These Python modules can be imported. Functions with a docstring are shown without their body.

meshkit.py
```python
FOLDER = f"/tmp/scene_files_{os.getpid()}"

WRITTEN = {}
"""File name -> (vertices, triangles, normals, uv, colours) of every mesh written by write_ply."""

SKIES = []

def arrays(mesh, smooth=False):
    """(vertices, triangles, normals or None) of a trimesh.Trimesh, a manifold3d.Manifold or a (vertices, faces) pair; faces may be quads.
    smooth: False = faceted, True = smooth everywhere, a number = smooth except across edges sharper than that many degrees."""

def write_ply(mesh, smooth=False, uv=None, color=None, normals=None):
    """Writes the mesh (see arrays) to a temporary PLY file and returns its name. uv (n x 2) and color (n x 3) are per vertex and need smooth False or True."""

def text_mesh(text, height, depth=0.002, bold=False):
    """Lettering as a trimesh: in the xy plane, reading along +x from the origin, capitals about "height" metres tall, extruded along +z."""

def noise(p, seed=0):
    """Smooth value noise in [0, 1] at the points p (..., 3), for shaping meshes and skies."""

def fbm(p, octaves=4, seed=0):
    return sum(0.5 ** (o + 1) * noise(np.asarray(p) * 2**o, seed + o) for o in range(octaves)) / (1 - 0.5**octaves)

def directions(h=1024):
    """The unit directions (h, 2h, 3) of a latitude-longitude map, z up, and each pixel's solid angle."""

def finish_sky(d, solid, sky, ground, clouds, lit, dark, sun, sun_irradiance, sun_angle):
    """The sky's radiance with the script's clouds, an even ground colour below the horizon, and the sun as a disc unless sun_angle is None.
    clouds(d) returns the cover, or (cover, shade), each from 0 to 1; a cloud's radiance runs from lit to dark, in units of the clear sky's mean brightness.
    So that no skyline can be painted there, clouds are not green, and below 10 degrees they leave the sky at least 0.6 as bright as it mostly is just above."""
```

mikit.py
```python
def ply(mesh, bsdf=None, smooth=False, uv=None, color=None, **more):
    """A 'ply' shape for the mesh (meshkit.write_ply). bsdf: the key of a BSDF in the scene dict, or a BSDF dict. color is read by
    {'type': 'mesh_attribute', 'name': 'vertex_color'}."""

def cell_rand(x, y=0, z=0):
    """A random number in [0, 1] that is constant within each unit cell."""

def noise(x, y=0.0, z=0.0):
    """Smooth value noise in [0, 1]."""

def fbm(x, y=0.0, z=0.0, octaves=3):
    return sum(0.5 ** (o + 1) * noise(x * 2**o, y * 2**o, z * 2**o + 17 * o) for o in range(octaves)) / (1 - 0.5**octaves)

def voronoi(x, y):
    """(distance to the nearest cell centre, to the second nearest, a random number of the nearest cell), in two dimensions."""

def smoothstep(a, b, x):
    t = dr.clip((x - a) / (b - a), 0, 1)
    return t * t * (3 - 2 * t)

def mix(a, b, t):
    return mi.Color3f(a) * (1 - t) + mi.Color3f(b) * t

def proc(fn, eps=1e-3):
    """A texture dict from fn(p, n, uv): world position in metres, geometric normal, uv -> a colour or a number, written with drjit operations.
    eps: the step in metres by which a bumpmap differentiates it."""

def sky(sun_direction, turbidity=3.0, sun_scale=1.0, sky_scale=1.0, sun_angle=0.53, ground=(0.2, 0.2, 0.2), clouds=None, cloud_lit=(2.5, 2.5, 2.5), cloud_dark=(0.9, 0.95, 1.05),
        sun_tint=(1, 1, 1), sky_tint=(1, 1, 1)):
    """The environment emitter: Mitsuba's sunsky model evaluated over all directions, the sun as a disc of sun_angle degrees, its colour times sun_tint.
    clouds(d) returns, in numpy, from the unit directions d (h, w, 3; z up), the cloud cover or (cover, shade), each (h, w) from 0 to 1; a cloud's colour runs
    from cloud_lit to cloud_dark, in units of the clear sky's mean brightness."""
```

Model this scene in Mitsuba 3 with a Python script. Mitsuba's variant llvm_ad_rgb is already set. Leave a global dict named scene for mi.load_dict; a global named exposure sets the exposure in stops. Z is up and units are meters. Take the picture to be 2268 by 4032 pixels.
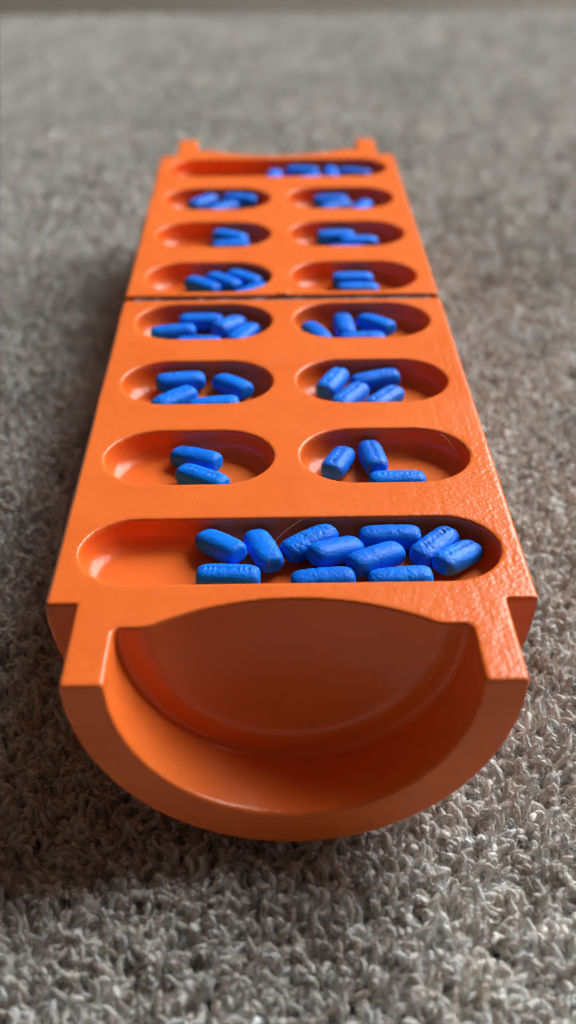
import math
import numpy as np
import mitsuba as mi
import drjit as dr
import mikit
from meshkit import noise as vnoise, fbm as vfbm

T4 = mi.ScalarTransform4f
scene, labels = {}, {}

# ------------------------------------------------------------------ camera, light, exposure
TOP = 0.067                         # height of the board's top face above the pile's tips
CAM = np.array([-0.00485, -0.25572, 0.19788 + TOP])
PITCH, YAW, ROLL = -0.58081, 0.01491, -0.00483
fw = np.array([math.sin(YAW) * math.cos(PITCH), math.cos(YAW) * math.cos(PITCH), math.sin(PITCH)])
rt = np.array([math.cos(YAW), -math.sin(YAW), 0.0])
up0 = np.cross(rt, fw)
up = -math.sin(ROLL) * rt + math.cos(ROLL) * up0
scene['camera'] = {
    'type': 'thinlens', 'fov': math.degrees(2 * math.atan(1134 / 4492.8)), 'fov_axis': 'x',
    'aperture_radius': 0.0029, 'focus_distance': 0.36, 'near_clip': 0.01, 'far_clip': 60.0,
    'to_world': T4().look_at(origin=CAM.tolist(), target=(CAM + fw).tolist(), up=up.tolist())}

exposure = -0.12
# the daylight window of the room, up to the right beyond the board, and the room's own dim light
scene['window_light'] = {
    'type': 'rectangle',
    'to_world': T4().look_at(origin=[1.48, 1.48, 1.95], target=[0.70, 0.80, 1.75], up=[0, 0, 1]) @ T4().scale([1.05, 0.98, 1]),
    'bsdf': {'type': 'diffuse', 'reflectance': {'type': 'rgb', 'value': [0.6, 0.6, 0.6]}},
    'emitter': {'type': 'area', 'radiance': {'type': 'rgb', 'value': [14.0, 15.0, 15.4]}}}
labels['window_light'] = {'label': 'bright daylight window pane on the right beyond the carpet', 'category': 'window', 'kind': 'structure'}
scene['room_light'] = {'type': 'constant', 'radiance': {'type': 'rgb', 'value': [0.090, 0.062, 0.047]}}

# ------------------------------------------------------------------ materials
sstep, mix = mikit.smoothstep, mikit.mix


def paint_color(p, n, uv):
    v = mikit.fbm(p.x * 60, p.y * 60, p.z * 60, octaves=3) - 0.5
    c = mix([0.78, 0.138, 0.022], [0.84, 0.166, 0.030], dr.clip(0.5 + v * 1.2, 0, 1))
    d, _, which = mikit.voronoi(p.x * 190 + p.z * 37, p.y * 190 + p.z * 53)
    c = mix(c, [0.80, 0.42, 0.26], sstep(0.055, 0.025, d) * sstep(0.80, 0.84, which) * 0.7)      # specks of dust
    c = mix(c, [0.25, 0.05, 0.01], sstep(0.05, 0.025, d) * sstep(0.10, 0.07, which) * 0.6)       # pin holes
    # paint rubbed thin along the left long edge
    edge = sstep(0.0016, 0.0006, dr.abs(dr.abs(p.x) - 0.0699)) * sstep(TOP - 0.006, TOP - 0.002, p.z) * sstep(0.0, -0.01, p.x)
    worn = edge * sstep(0.30, 0.52, mikit.fbm(p.x * 90, p.y * 40, p.z * 200, octaves=3))
    return mix(c, [0.16, 0.07, 0.045], worn * 0.8)


def paint_bump(p, n, uv):
    peel = mikit.fbm(p.x * 900, p.y * 800, p.z * 900, octaves=2)
    soft = mikit.fbm(p.x * 260, p.y * 230, p.z * 260, octaves=2)
    grain = mikit.fbm(p.x * 620, p.y * 38, p.z * 300, octaves=3)
    right = sstep(0.015, 0.066, p.x)
    return peel * (0.00009 + 0.00008 * right) + soft * 0.00013 + grain * 0.00011 * right


scene['orange_paint'] = {
    'type': 'bumpmap', 'arbitrary': mikit.proc(paint_bump, eps=1.5e-4), 'scale': 1.0,
    'bsdf': {'type': 'principled', 'base_color': mikit.proc(paint_color), 'roughness': mikit.proc(lambda p, n, uv: 0.19 + 0.16 * mikit.fbm(p.x * 110, p.y * 70, p.z * 110, octaves=3)), 'specular': 0.31}}


def pill_bump(p, n, uv):
    lay = dr.sin(uv.y * (2 * math.pi / 0.00034))
    nz = mikit.fbm(uv.x * 1500 + p.x * 40, uv.y * 2600, p.y * 700, octaves=2)
    return lay * 0.000012 + nz * 0.00022


def pill_color(p, n, uv):
    v = mikit.fbm(p.x * 420, p.y * 420, p.z * 420, octaves=3) + 0.9 * (mikit.noise(p.x * 55, p.y * 55, 3.0) - 0.5)
    return mix([0.0005, 0.138, 0.70], [0.002, 0.195, 0.88], dr.clip((v - 0.3) * 2.2, 0, 1))


scene['blue_plastic'] = {
    'type': 'bumpmap', 'arbitrary': mikit.proc(pill_bump, eps=1e-4), 'scale': 1.0,
    'bsdf': {'type': 'principled', 'base_color': mikit.proc(pill_color), 'roughness': 0.44, 'specular': 0.16}}


def ridge_bump(p, n, uv):
    lay = dr.sin(uv.y * (2 * math.pi / 0.00030)) + 0.6 * dr.sin(uv.x * 900 + uv.y * 9000)
    nz = mikit.fbm(uv.x * 2200 + p.x * 40, uv.y * 3600, p.y * 1500, octaves=2)
    return lay * 0.00003 + nz * 0.00022


scene['rough_blue_plastic'] = {
    'type': 'bumpmap', 'arbitrary': mikit.proc(ridge_bump, eps=1e-4), 'scale': 1.0,
    'bsdf': {'type': 'principled', 'base_color': mikit.proc(pill_color), 'roughness': 0.4, 'specular': 0.3}}


def hinge_color(p, n, uv):
    v = mikit.fbm(p.x * 420, p.y * 700, p.z * 500, octaves=3)
    side = sstep(0.05, -0.02, dr.abs(p.x - 0.01))
    return mix([0.010, 0.010, 0.012], [0.17, 0.175, 0.20], sstep(0.55, 0.74, v + side * 0.05))


scene['hinge_metal'] = {'type': 'principled', 'base_color': mikit.proc(hinge_color), 'roughness': 0.6, 'specular': 0.4}


def yarn_color(p, n, uv):
    c = mix([0.565, 0.543, 0.505], [0.505, 0.45, 0.40], sstep(0.6, 0.64, uv.y) * sstep(0.88, 0.84, uv.y))
    c = mix(c, [0.595, 0.60, 0.59], sstep(0.85, 0.88, uv.y))
    blotch = mikit.fbm(p.x * 22, p.y * 15, 0.0, octaves=3)
    return c * dr.clip(uv.x * (1 + 0.3 * (blotch - 0.5)), 0.2, 1.5)


scene['yarn'] = {'type': 'twosided', 'bsdf': {'type': 'principled', 'base_color': mikit.proc(yarn_color), 'roughness': 1.0, 'specular': 0.0, 'sheen': 0.5}}
scene['backing'] = {'type': 'twosided', 'bsdf': {'type': 'diffuse', 'reflectance': {'type': 'rgb', 'value': [0.10, 0.09, 0.08]}}}
scene['floor_wood'] = {'type': 'principled', 'base_color': mikit.proc(lambda p, n, uv: mix([0.080, 0.070, 0.053], [0.11, 0.095, 0.072], mikit.fbm(p.x * 6, p.y * 30, 0, octaves=3))), 'roughness': 0.6}
scene['lint_fibre'] = {'type': 'twosided', 'bsdf': {'type': 'diffuse', 'reflectance': {'type': 'rgb', 'value': [0.6, 0.52, 0.46]}}}

# ------------------------------------------------------------------ carpet (setting)
rng = np.random.default_rng(11)
R_BODY, R_COLLAR, R_BORE = 0.070, 0.0609, 0.0493
LEN, GAP = 0.2170, 0.0054           # one half of the board, the slot between the halves
TOTAL = 2 * LEN + GAP
COLLAR = 0.0344


def tufts(x, y, K, M, fibres, seed):
    """Bent, twisted yarn ends as one vertex array; uv carries each end's tone and hue."""
    n = len(x)
    P0 = np.stack([x, y, np.full(n, -0.0095)], -1)
    q = np.stack([x, y, 0 * x + seed * 1.7], -1)
    clump = vfbm(q * [70, 70, 1], 3, 5)
    az = 2 * np.pi * (1.7 * vfbm(q * [45, 45, 1], 2, 9)) + rng.normal(0, 1.1, n)
    curl = rng.normal(0, 2.2, n)
    ph0 = np.abs(rng.normal(0.15, 0.2, n))
    ph1 = np.clip(rng.normal(1.05, 0.75, n), 0.0, 2.9)
    length = rng.uniform(0.0090, 0.0140, n) * (0.9 + 0.2 * clump)
    rad = rng.uniform(0.00076, 0.00125, n)
    t = 1 - (1 - np.linspace(0, 1, K)) ** 1.5
    C, Tn = np.zeros((n, K, 3)), np.zeros((n, K, 3))
    cur = P0.copy()
    for k in range(K):
        ph, a = ph0 + ph1 * t[k] ** 1.5, az + curl * t[k]
        d = np.stack([np.sin(ph) * np.cos(a), np.sin(ph) * np.sin(a), np.cos(ph)], -1)
        Tn[:, k], C[:, k] = d, cur
        cur = cur + d * ((t[min(k + 1, K - 1)] - t[k]) * length)[:, None]
    ref = np.stack([-np.sin(az), np.cos(az), 0.12 + 0 * az], -1)[:, None]
    N1 = ref - Tn * (ref * Tn).sum(-1, keepdims=True)
    N1 /= np.linalg.norm(N1, axis=-1, keepdims=True)
    N2 = np.cross(Tn, N1)
    prof = np.where(t > 0.78, np.sqrt(np.clip(1 - ((t - 0.78) / 0.225) ** 2, 0.0, 1)), 0.8 + 0.2 * np.sin(np.clip(t / 0.78, 0, 1) * np.pi * 0.5))
    th = np.arange(M) * 2 * np.pi / M
    tw = rng.uniform(2.0, 5.0, n)
    lobe = 1 + 0.2 * np.cos(2 * (th[None, None] - tw[:, None, None] * t[None, :, None] * 2.0))
    lobe = lobe * (1 + rng.normal(0, 0.06, (n, K, M)))
    rr = rad[:, None, None] * prof[None, :, None] * lobe
    V = C[:, :, None] + rr[..., None] * (np.cos(th)[:, None] * N1[:, :, None] + np.sin(th)[:, None] * N2[:, :, None])
    k, m = np.meshgrid(np.arange(K - 1), np.arange(M), indexing='ij')
    a, b = k * M + m, k * M + (m + 1) % M
    quad = np.stack([a, b, b + M, a + M], -1).reshape(-1, 4)
    tri = np.vstack([quad[:, [0, 1, 2]], quad[:, [0, 2, 3]]])
    F = (tri[None] + (np.arange(n) * K * M)[:, None, None]).reshape(-1, 3)
    tone = np.clip(rng.normal(1.0, 0.10, n) + 0.5 * (clump - 0.5), 0.6, 1.4)
    hue = rng.random(n)
    uv = np.repeat(np.stack([tone, hue], -1), K * M, 0)
    uv[:, 0] *= 1 + rng.normal(0, 0.05, len(uv))
    V = V.reshape(-1, 3)
    if fibres:
        m = n * fibres
        i = np.repeat(np.arange(n), fibres)
        kk, mm = rng.integers(K // 3, K, m), rng.integers(0, M, m)
        s = V.reshape(n, K, M, 3)[i, kk, mm]
        out = s - C[i, kk]
        out /= np.linalg.norm(out, axis=-1, keepdims=True) + 1e-9
        d = out * 0.8 + Tn[i, kk] * rng.normal(0.3, 0.6, (m, 1)) + rng.normal(0, 0.45, (m, 3))
        d /= np.linalg.norm(d, axis=-1, keepdims=True)
        ln = rng.uniform(0.0008, 0.0026, (m, 1))
        w = np.cross(d, rng.normal(0, 1, (m, 3)))
        w *= 0.00006 / (np.linalg.norm(w, axis=-1, keepdims=True) + 1e-9)
        mid = s + d * ln * 0.55
        tip = s + d * ln + rng.normal(0, 0.35, (m, 3)) * ln
        FV = np.stack([s, mid + w, mid - w, tip], 1).reshape(-1, 3)
        FF = (np.array([[0, 1, 2], [1, 3, 2]])[None] + (np.arange(m) * 4)[:, None, None]).reshape(-1, 3) + len(V)
        fuv = np.repeat(np.stack([tone[i] * 1.13, hue[i]], -1), 4, 0)
        V, F, uv = np.vstack([V, FV]), np.vstack([F, FF]), np.vstack([uv, fuv])
    return V, F, uv


# square patches of pile, turned in quarter steps and laid side by side: fine ones near the board's end, lighter ones far off
PATCH = 0.06


def patch(K, M, fibres, seed):
    c = (np.arange(27) + 0.5) / 27 * PATCH - PATCH / 2
    X, Y = np.meshgrid(c, c)
    s = PATCH / 27
    V, F, uv = tufts(X.ravel() + rng.uniform(-0.48, 0.48, X.size) * s, Y.ravel() + rng.uniform(-0.48, 0.48, X.size) * s, K, M, fibres, seed)
    return {'type': 'shapegroup', 'tufts': mikit.ply((V, F), 'yarn', smooth=True, uv=uv)}


kinds = {'near': [(9, 7, 50)] * 5, 'mid': [(7, 6, 6)] * 4, 'far': [(5, 4, 0)] * 4}
for kind, variants in kinds.items():
    for q, (K, M, fib) in enumerate(variants):
        scene[f'pile_{kind}_{q}'] = patch(K, M, fib, len(kind) * 10 + q)
count = 0
for iy in range(-5, 22):
    for ix in range(-15, 16):
        px, py = ix * PATCH + (0.5 * PATCH if iy % 2 else 0), iy * PATCH + PATCH / 2 - (0.03 if iy == 21 else 0)
        if abs(px) > 0.30 + 0.40 * (py + 0.30):
            continue
        kind = 'near' if -0.14 < py < 0.10 and abs(px) < 0.20 else 'mid' if -0.14 < py < 0.34 and abs(px) < 0.30 else 'far'
        count += 1
        tw = T4().translate([px, py, 0]) @ T4().rotate([0, 0, 1], 90.0 * int(rng.integers(0, 4)))
        scene[f'carpet_pile__{count:03d}'] = {'type': 'instance', 'group': {'type': 'ref', 'id': f'pile_{kind}_{int(rng.integers(0, len(kinds[kind])))}'}, 'to_world': tw}
labels['carpet_pile'] = {'label': 'twisted beige grey yarn tufts of the carpet', 'category': 'carpet pile', 'kind': 'stuff'}


def sheet(xs, ys, zfn):
    X, Y = np.meshgrid(xs, ys)
    Z = zfn(X, Y)
    ii = np.arange(len(ys) - 1)[:, None] * len(xs) + np.arange(len(xs) - 1)[None]
    return np.stack([X, Y, Z], -1).reshape(-1, 3), np.stack([ii, ii + 1, ii + len(xs) + 1, ii + len(xs)], -1).reshape(-1, 4)


wide_v, wide_f = sheet(np.linspace(-2.5, 2.5, 60), np.linspace(-1.2, 1.29, 40), lambda X, Y: 0 * X - 0.0085)
scene['carpet'] = mikit.ply((wide_v, wide_f), 'backing')
labels['carpet'] = {'label': 'beige grey twisted pile carpet under the board', 'category': 'carpet', 'kind': 'structure'}

# bare brown floor beyond the carpet's far edge
fv, ff = sheet(np.linspace(-5, 5, 3), np.linspace(1.2905, 9.0, 3), lambda X, Y: 0 * X - 0.005)
scene['floor'] = mikit.ply((fv, ff), 'floor_wood')
labels['floor'] = {'label': 'blurred brown floor beyond the far edge of the carpet', 'category': 'floor', 'kind': 'structure'}

# ------------------------------------------------------------------ the board: one half as a signed distance, meshed by surface nets
ROW = [0.0814, 0.1379, 0.1946]
PIT_R, PIT_IN, PIT_OUT = 0.0179, 0.0047, 0.0623
STORE_Y, STORE_R, STORE_X = 0.0258, 0.0170, 0.0634
DEPTH, FLOOR_R = 0.010, 0.006


def r_and(a, b, r):
    return np.minimum(-r, np.maximum(a, b)) + np.hypot(np.maximum(r + a, 0), np.maximum(r + b, 0))


def r_or(a, b, r):
    return -r_and(-a, -b, r)


def half_sdf(x, y, z):
    """x across, y from the collar's end of the body (0) to the hinge (LEN), z = 0 on the top face."""
    rho = np.hypot(x, z)
    body = r_and(rho - R_BODY, np.maximum(-y, y - LEN), 0.0009)
    collar = r_and(rho - R_COLLAR, np.maximum(-COLLAR - y, y - 0.02), 0.0009)
    s = np.minimum(body, collar)
    # bore with a rounded inner corner, then the shallow dished end inside a flat ledge
    bore = r_and(rho - R_BORE, y + 0.0110, 0.0022)
    r_d, d_d = 0.0424, 0.0135
    rad = (r_d * r_d + d_d * d_d) / (2 * d_d)
    dish = np.maximum(np.sqrt(rho * rho + (y + 0.0122 - d_d + rad) ** 2) - rad, -(y + 0.0128))
    s = r_and(s, -r_or(bore, dish, 0.0012), 0.0012)
    s = r_and(s, z, 0.0009)
    ax = np.abs(x)
    cup = np.full_like(x, 9.0)
    for ry in ROW:
        cx, hl = (PIT_IN + PIT_OUT) / 2, (PIT_OUT - PIT_IN) / 2 - PIT_R
        cup = np.minimum(cup, np.hypot(np.maximum(np.abs(ax - cx) - hl, 0), y - ry) - PIT_R)
    cup = np.minimum(cup, np.hypot(np.maximum(ax - (STORE_X - STORE_R), 0), y - STORE_Y) - STORE_R)
    cup = r_and(cup, -(z + DEPTH), FLOOR_R)
    return r_and(s, -cup, 0.0008)


def surface_nets(fn, lo, hi, h):
    ax = [np.arange(a, b + h, h, dtype=np.float32) for a, b in zip(lo, hi)]
    X, Y, Z = np.meshgrid(*ax, indexing='ij')
    f = fn(X, Y, Z)
    del X, Y, Z
    f[np.abs(f) < 1e-9] = 1e-9
    ins = f < 0
    n = np.array(f.shape) - 1
    cnt = sum(ins[a:a + n[0], b:b + n[1], c:c + n[2]].astype(np.int8) for a in (0, 1) for b in (0, 1) for c in (0, 1))
    act = (cnt > 0) & (cnt < 8)
    idx = np.full(act.shape, -1, np.int64)
    cells = np.argwhere(act)
    idx[act] = np.arange(len(cells))
    corner = {(a, b, c): f[cells[:, 0] + a, cells[:, 1] + b, cells[:, 2] + c].astype(float) for a in (0, 1) for b in (0, 1) for c in (0, 1)}
    acc, num = np.zeros((len(cells), 3)), np.zeros(len(cells))
    for k in range(3):
        for a in (0, 1):
            for b in (0, 1):
                p = [a, b]
                p.insert(k, 0)
                q = list(p)
                q[k] = 1
                fa, fb = corner[tuple(p)], corner[tuple(q)]
                cross = (fa < 0) != (fb < 0)
                t = np.where(cross, fa / np.where(cross, fa - fb, 1), 0)
                pt = np.tile(np.array(p, float), (len(cells), 1))
                pt[:, k] = t
                acc += pt * cross[:, None]
                num += cross
    v = np.array(lo) + (cells + acc / num[:, None]) * h
    quads = []
    for k in range(3):
        i, j = [(1, 2), (2, 0), (0, 1)][k]
        sl0, sl1 = [slice(None)] * 3, [slice(None)] * 3
        sl0[k], sl1[k] = slice(0, -1), slice(1, None)
        a, b = ins[tuple(sl0)], ins[tuple(sl1)]
        e = np.argwhere(a != b)
        e = e[(e[:, i] > 0) & (e[:, j] > 0) & (e[:, i] < f.shape[i] - 1) & (e[:, j] < f.shape[j] - 1)]
        flip = a[e[:, 0], e[:, 1], e[:, 2]]

        def at(di, dj):
            g = e.copy()
            g[:, i] -= di
            g[:, j] -= dj
            return idx[g[:, 0], g[:, 1], g[:, 2]]

        q = np.stack([at(1, 1), at(0, 1), at(0, 0), at(1, 0)], -1)
        q[~flip] = q[~flip][:, ::-1]
        quads.append(q)
    q = np.vstack(quads)
    e = 2e-5
    for _ in range(4):
        val = fn(*v.T)
        g = np.stack([fn(*(v + e * d).T) - fn(*(v - e * d).T) for d in np.eye(3)], -1) / (2 * e)
        step = val[:, None] * g / np.maximum((g * g).sum(-1, keepdims=True), 0.2)
        v = v - np.clip(step, -h * 0.6, h * 0.6)
    return v, q


def half_with_wear(x, y, z):
    s = half_sdf(x, y, z)
    # a slightly uneven hinge edge
    near = np.clip((y - (LEN - 0.003)) / 0.003, 0, 1) * np.clip(1 + z / 0.004, 0, 1)
    w = np.sin(x * 900) * 0.4 + np.sin(x * 2300 + 1.1) * 0.35 + np.sin(x * 410 + 2) * 0.5
    s = s + near * w * 0.00007
    return s


bv, bq = surface_nets(half_with_wear, (-0.0722, -0.0361, -0.0722), (0.0722, LEN + 0.0016, 0.0016), 0.00092)
b_near = bv + [0, 0, TOP]
b_far = bv * [1, -1, 1] + [0, TOTAL, TOP]
scene['mancala_board__half'] = mikit.ply((b_near, bq), 'orange_paint', smooth=True)
scene['mancala_board__half_001'] = mikit.ply((b_far, bq[:, ::-1]), 'orange_paint', smooth=True)
labels['mancala_board'] = {'label': 'bright orange painted wooden folding mancala board shaped like a capsule, lying open on the carpet', 'category': 'mancala board'}
labels['mancala_board__half'] = {'label': 'nearest half of the orange board with seven hollows'}
labels['mancala_board__half_001'] = {'label': 'far blurred half of the orange board beyond the hinge'}
# a dried lump of paint on the far half's hinge edge
lv, lf = [], []
for i in range(9):
    for j in range(16):
        a, b = math.pi * 0.5 * i / 8, 2 * math.pi * j / 16
        q = np.array([math.sin(a) * math.cos(b), math.sin(a) * math.sin(b), math.cos(a)])
        lv.append(q * [0.0034, 0.0016, 0.0011] * (1 + 0.35 * (float(vnoise(q * 2.7 + 4.0, 5)) - 0.5)))
for i in range(8):
    for j in range(16):
        lf.append([i * 16 + j, i * 16 + 16 + j, i * 16 + 16 + (j + 1) % 16, i * 16 + (j + 1) % 16])
scene['mancala_board__paint_lump'] = mikit.ply((np.array(lv) + [0.0005, LEN + GAP + 0.0012, TOP - 0.00035], np.array(lf)), 'orange_paint', smooth=True)
labels['mancala_board__paint_lump'] = {'label': 'dried lump of orange paint at the middle of the hinge edge'}
# hinge: a half-round strip down in the slot between the halves
ang = np.linspace(0, np.pi, 9)
y0 = LEN + GAP / 2
hp = [(y0 - 0.0023, -0.02)] + [(y0 - 0.0023 * math.cos(a), -0.0022 + 0.0013 * math.sin(a)) for a in ang] + [(y0 + 0.0023, -0.02)]
xs = np.linspace(-0.0655, 0.0655, 60)
hv = np.array([[x, a, b + TOP + 0.00012 * math.sin(x * 1900 + 3 * a * 1000)] for x in xs for a, b in hp])
m = len(hp)
hf = [[i * m + j, (i + 1) * m + j, (i + 1) * m + (j + 1) % m, i * m + (j + 1) % m] for i in range(len(xs) - 1) for j in range(m)]
hf += [[0, j, j + 1, j + 1] for j in range(1, m - 1)] + [[(len(xs) - 1) * m] + [(len(xs) - 1) * m + j + 1, (len(xs) - 1) * m + j, (len(xs) - 1) * m + j] for j in range(1, m - 1)]
scene['mancala_board__hinge'] = mikit.ply((hv, np.array(hf)), 'hinge_metal', smooth=40)
labels['mancala_board__hinge'] = {'label': 'dark worn hinge strip across the middle of the board'}

# ------------------------------------------------------------------ the pills (playing pieces)
PA, PB, PC = 0.0097, 0.0044, 0.0035


def spow(c, e):
    return np.sign(c) * np.abs(c) ** e


def pill_mesh(style, seed):
    r = np.random.default_rng(seed)
    nu, nv = 56, 64
    u = np.arange(nu) * 2 * np.pi / nu
    s = np.sin(np.linspace(-1, 1, nv) * np.pi / 2)
    x = spow(s, 0.5)
    x = 0.55 * x + 0.45 * np.linspace(-1, 1, nv)
    rr = np.clip(1 - np.abs(x) ** 5, 0, 1) ** (1 / 4)
    X = np.repeat(PA * x[:, None], nu, 1)
    Y = PB * rr[:, None] * spow(np.cos(u), 2 / 2.55)[None]
    Z = PC * rr[:, None] * spow(np.sin(u), 2 / 2.55)[None]
    N = np.stack([X * 0 + X * 0.12, Y / PB ** 2 * 1e-3, Z / PC ** 2 * 1e-3], -1)
    N /= np.linalg.norm(N, axis=-1, keepdims=True) + 1e-12
    topw = np.clip(Z / PC * 1.6 - 0.3, 0, 1)
    d = np.zeros_like(X)
    P = np.stack([X, Y, Z], -1)
    d += (vfbm(P * 900 + seed * 7.7, 2, seed) - 0.5) * (0.00045 if style in 'rs' else 0.00012) * (0.25 + topw)
    d += 0.00016 * (vfbm(P * 230 + seed * 3.1, 2, seed + 3) - 0.5)

    def strokes(x0, x1, w, depth, yc):
        nonlocal d
        inx = np.clip((X - x0) / 0.0003, 0, 1) * np.clip((x1 - X) / 0.0003, 0, 1)
        iny = np.clip((w / 2 - np.abs(Y - yc)) / 0.0003 + 0.5, 0, 1)
        d = d - 0.75 * depth * inx * iny * topw

    if style == 'g' or style == 'l' or style == 'r':        # broken groove of worn debossed characters down the middle
        at = -0.0068
        while at < 0.0064:
            ln = r.uniform(0.0008, 0.0022)
            strokes(at, at + ln, r.uniform(0.0006, 0.0013), 0.0006, r.normal(0, 0.00018))
            at += ln + r.uniform(0.0002, 0.0006)
    if style in 'bs':                                        # worn raised marks and a faint score ring
        ring = np.exp(-((X - 0.0008) / 0.0004) ** 2)
        d += 0.00016 * ring - 0.0001 * np.exp(-((X - 0.0017) / 0.0003) ** 2)
        for _ in range(7 if style == 's' else 3):
            cx, cy = r.uniform(-0.001, 0.005), r.uniform(-0.002, 0.002)
            d += 0.00024 * np.exp(-(((X - cx) / 0.0005) ** 2 + ((Y - cy) / 0.00035) ** 2)) * topw
    if style == 'l':                                         # print ridges along the length
        d += 0.00007 * np.sin(Y * 2 * np.pi / 0.00085) * topw
    P = P + N * d[..., None]
    V = P.reshape(-1, 3)
    i, j = np.meshgrid(np.arange(nv - 1), np.arange(nu), indexing='ij')
    a, b = i * nu + j, i * nu + (j + 1) % nu
    F = np.stack([a, a + nu, b + nu, b], -1).reshape(-1, 4)
    if np.linalg.norm(np.cross(V[F[nu * 30, 1]] - V[F[nu * 30, 0]], V[F[nu * 30, 3]] - V[F[nu * 30, 0]])) and True:
        mid = F[nu * 30 + 5]
        nn = np.cross(V[mid[1]] - V[mid[0]], V[mid[2]] - V[mid[0]])
        if nn @ (V[mid[0]] * [0, 1, 1]) < 0:
            F = F[:, ::-1]
    F = np.vstack([F[:, [0, 1, 2]], F[:, [0, 2, 3]]])
    return mikit.ply((V, F), 'rough_blue_plastic' if style in 'rl' else 'blue_plastic', smooth=True, uv=V[:, [0, 2]])


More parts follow.
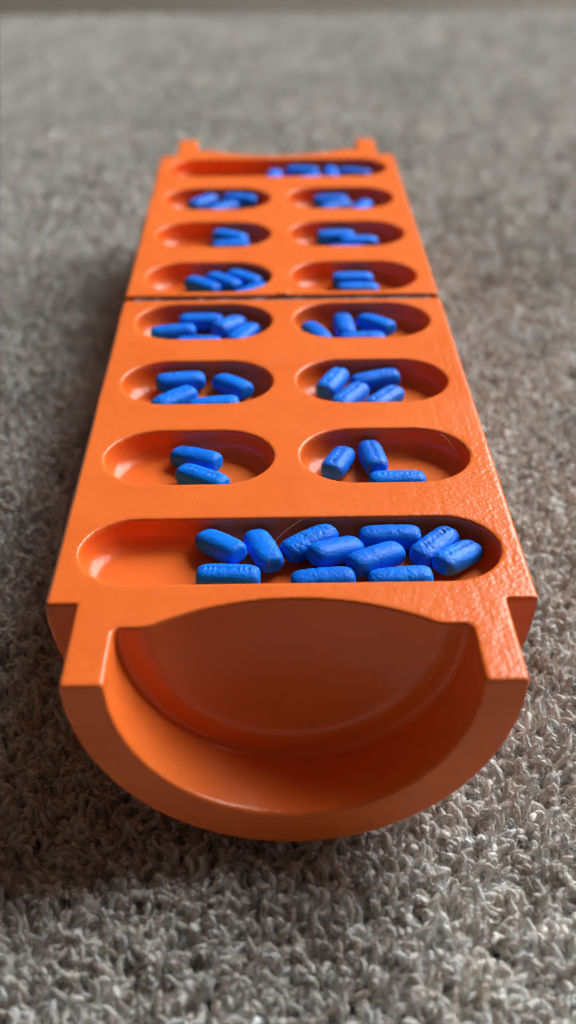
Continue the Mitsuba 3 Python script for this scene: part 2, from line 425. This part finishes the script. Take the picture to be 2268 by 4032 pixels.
# x, y, z of the centre in mm (z from the top face), turn, tilt, kind of imprint, label
PILLS = [
    (-21.41, 33.71, -4.45, -0.875, 0.182, 'b', 'slanting blue pill at the far left of the cluster in the nearest long tray'),
    (-8.23, 32.54, -5.47, -1.260, 0.058, 'b', 'blue pill lying nearly end-on, second from the left in the nearest long tray'),
    (-18.74, 19.85, -6.26, -0.070, 0.012, 'g', 'dashed-groove blue pill lying level at the front left of the nearest long tray'),
    (6.13, 35.13, -4.68, 0.616, 0.014, 's', 'speckled blue pill slanting up right at the back middle of the nearest long tray'),
    (14.02, 30.29, -4.59, 0.625, -0.216, 'b', 'blue pill slanting up right before the speckled one in the nearest long tray'),
    (9.63, 17.32, -6.28, 0.051, 0.045, 'b', 'level blue pill at the front middle of the nearest long tray'),
    (31.45, 38.32, -5.24, 0.005, 0.009, 'b', 'level blue pill lying at the back of the nearest long tray'),
    (26.00, 26.46, -4.84, 0.583, -0.087, 'b', 'blue pill slanting up right below the level back pill in the nearest long tray'),
    (32.73, 17.35, -6.26, 0.047, 0.051, 'b', 'level blue pill at the front right of the nearest long tray'),
    (44.86, 33.50, -5.47, 0.850, -0.030, 'r', 'rough-topped blue pill, second from the right end of the nearest long tray'),
    (51.19, 27.51, -5.49, 0.823, -0.179, 'r', 'rough-topped blue pill at the right end of the nearest long tray'),
    (-31.78, 89.00, -5.92, -0.538, 0.109, 'b', 'smooth blue pill at the back of the two in the nearest left cup'),
    (-29.01, 76.48, -6.43, -0.547, -0.011, 'g', 'blue pill with a rough dashed groove at the front of the nearest left cup'),
    (17.76, 85.25, -5.71, 1.226, -0.144, 'l', 'blue pill with letter marks, tilted end-on at the left of the nearest right cup'),
    (30.03, 88.43, -5.73, -1.468, 0.086, 'l', 'blue pill standing end-on in the middle of the nearest right cup'),
    (37.31, 73.32, -6.46, 0.010, -0.003, 'g', 'level blue pill with a dashed groove at the front of the nearest right cup'),
    (-40.95, 149.17, -5.87, 0.229, -0.038, 'g', 'blue pill with a grooved top at the back left of the second left cup'),
    (-42.43, 134.78, -6.57, 0.765, -0.005, 's', 'scuffed blue pill slanting up at the front left of the second left cup'),
    (-20.33, 144.66, -5.88, -0.886, 0.115, 'b', 'smooth blue pill slanting down right in the second left cup'),
    (-27.03, 128.91, -6.32, 0.130, 0.035, 'b', 'level blue pill at the front middle of the second left cup, half hidden'),
    (18.84, 145.81, -5.44, 1.143, -0.018, 'l', 'ridged light blue pill, tilted steeply at the left of the second right cup'),
    (36.07, 149.19, -6.24, 0.261, 0.048, 'g', 'blue pill with a grooved top lying at the back of the second right cup'),
    (25.04, 134.70, -6.31, 0.965, 0.032, 'l', 'ridged blue pill with a dark groove at the front middle of the second right cup'),
    (37.97, 132.75, -6.52, 0.873, -0.013, 'l', 'ridged blue pill slanting at the front right of the second right cup'),
    (-35.58, 207.12, -6.21, -0.005, -0.003, 'b', 'level blue pill at the back of the left cup just before the hinge'),
    (-46.98, 196.32, -6.45, 0.171, 0.012, 'b', 'blue pill at the left of the left cup just before the hinge'),
    (-35.31, 184.67, -6.57, 0.031, -0.004, 'b', 'flat, mostly hidden blue pill at the front of the left cup before the hinge'),
    (-23.05, 201.31, -5.62, 0.995, -0.149, 'l', 'pale blue pill slanting up right in the left cup just before the hinge'),
    (-16.70, 192.93, -6.60, 1.067, 0.000, 'g', 'grooved blue pill at the right end of the left cup just before the hinge'),
    (14.46, 193.34, -6.58, -1.167, 0.003, 'b', 'blue pill slanting down right at the left of the right cup just before the hinge'),
    (26.62, 201.08, -6.51, -1.500, -0.004, 'b', 'blue pill end-on in the middle of the right cup just before the hinge'),
    (40.50, 201.73, -5.93, -0.879, 0.101, 'b', 'blue pill slanting down at the back right of the right cup just before the hinge'),
    (33.54, 186.99, -6.49, -0.022, 0.013, 'b', 'level blue pill at the front of the right cup just before the hinge'),
    (-36.62, 248.02, -6.45, -0.720, -0.001, 'b', 'leftmost slanting blue pill in the left cup just past the hinge'),
    (-27.06, 251.10, -5.82, -0.766, -0.007, 'b', 'middle slanting blue pill in the left cup just past the hinge'),
    (-17.21, 254.09, -5.73, -0.704, -0.008, 'b', 'rightmost slanting blue pill in the left cup just past the hinge'),
    (-13.85, 237.88, -5.76, 0.827, 0.008, 'b', 'half hidden blue pill at the front right of the left cup just past the hinge'),
    (33.74, 254.45, -6.47, 0.006, -0.000, 'b', 'rear of the two level blue pills in the right cup just past the hinge'),
    (35.43, 241.64, -6.51, -0.002, 0.000, 'b', 'front of the two level blue pills in the right cup just past the hinge'),
    (-25.54, 311.59, -5.91, -0.508, -0.006, 'b', 'blurred blue pill at the back of the left cup, second past the hinge'),
    (-25.06, 299.20, -6.20, 0.169, 0.002, 'b', 'blurred blue pill at the front of the left cup, second past the hinge'),
    (28.76, 312.78, -6.48, 0.055, -0.000, 'b', 'blurred level blue pill at the back left of the right cup, second past the hinge'),
    (40.20, 304.26, -6.54, -0.009, 0.000, 'b', 'blurred blue pill at the right of the right cup, second past the hinge'),
    (32.71, 291.57, -6.53, -0.007, 0.000, 'b', 'mostly hidden blue pill at the front of the right cup, second past the hinge'),
    (-41.78, 366.87, -5.63, 0.847, 0.009, 'l', 'blurred light blue pill at the left of the farthest left cup'),
    (-21.57, 369.98, -5.30, -0.239, -0.000, 'b', 'blurred dark blue pill at the back right of the farthest left cup'),
    (-30.82, 358.62, -6.37, 0.713, 0.002, 'l', 'blurred light blue pill at the front middle of the farthest left cup'),
    (28.91, 369.84, -6.31, 0.089, 0.002, 'b', 'blurred dark blue pill at the back left of the farthest right cup'),
    (31.09, 358.98, -6.28, 0.501, 0.002, 'l', 'blurred light blue pill at the front middle of the farthest right cup'),
    (45.21, 357.11, -6.56, 1.160, -0.001, 'b', 'small-looking blurred blue pill at the right of the farthest right cup'),
    (-2.26, 413.92, -6.48, 1.446, 0.000, 'b', 'lone blurred blue pill at the left of the pills in the farthest long tray'),
    (14.75, 424.08, -6.39, -0.133, -0.001, 'b', 'blurred dark blue pill at the back, second from the left in the farthest long tray'),
    (17.18, 408.61, -6.59, 0.641, -0.001, 'b', 'blurred light blue pill in front of the dark one in the farthest long tray'),
    (31.62, 419.31, -6.46, 1.558, 0.000, 'b', 'blurred blue pill seen end-on, second from the right in the farthest long tray'),
    (45.69, 419.89, -6.59, -0.360, 0.001, 'b', 'blurred blue pill sloping down right at the right end of the farthest long tray'),
]
pool = {k: [pill_mesh(k, 10 * i + j) for j in range(3)] for i, k in enumerate('bgsrl')}
for n, (x, y, z, yaw, tilt, style, text) in enumerate(PILLS):
    key = 'pill' if n == 0 else f'pill_{n:03d}'
    tw = T4().translate([x / 1000, y / 1000, z / 1000 + TOP]) @ T4().rotate([0, 0, 1], math.degrees(yaw)) @ T4().rotate([0, 1, 0], -math.degrees(tilt))
    if n % 2:
        tw = tw @ T4().rotate([0, 0, 1], 180)
    scene[key] = {**pool[style][n % 3], 'to_world': tw}
    labels[key] = {'label': text, 'category': 'pill', 'group': 'blue 3D-printed pills lying in the board'}


# ------------------------------------------------------------------ stray hairs of lint
def hair(points, w):
    p = np.array(points, float) / 1000
    t = np.linspace(0, 1, 24)
    k = np.linspace(0, 1, len(p))
    from scipy.interpolate import CubicSpline
    c = CubicSpline(k, p)(t) + [0, 0, TOP]
    d = np.gradient(c, axis=0)
    d /= np.linalg.norm(d, axis=1, keepdims=True)
    n1 = np.cross(d, [0.3, 0.2, 1.0])
    n1 /= np.linalg.norm(n1, axis=1, keepdims=True)
    n2 = np.cross(d, n1)
    ring = [c + w * (math.cos(a) * n1 + math.sin(a) * n2) for a in (0, 2.094, 4.189)]
    v = np.stack(ring, 1).reshape(-1, 3)
    f = [[i * 3 + j, i * 3 + (j + 1) % 3, i * 3 + 3 + (j + 1) % 3, i * 3 + 3 + j] for i in range(23) for j in range(3)]
    return mikit.ply((v, np.array(f)), 'lint_fibre', smooth=True)


HAIRS = [
    ([(-6, 21, -4), (-5, 29, -0.6), (2, 40, -0.5), (12, 46.5, 0.6)], 'pale stray hair lying across the pills of the nearest long tray'),
    ([(-15, 146, -3.5), (-10, 150, -0.3), (-3, 154, 0.3), (0, 158, 0.4)], 'pale stray hair over the right rim of the second left cup'),
    ([(54, 98, -2.5), (56, 93, -0.8), (59, 88, -4), (57, 84, -7)], 'curled pale hair at the right end of the nearest right cup'),
]
for n, (pts, text) in enumerate(HAIRS):
    key = 'hair' if n == 0 else f'hair_{n:03d}'
    scene[key] = hair(pts, 0.000028)
    labels[key] = {'label': text, 'category': 'hair'}
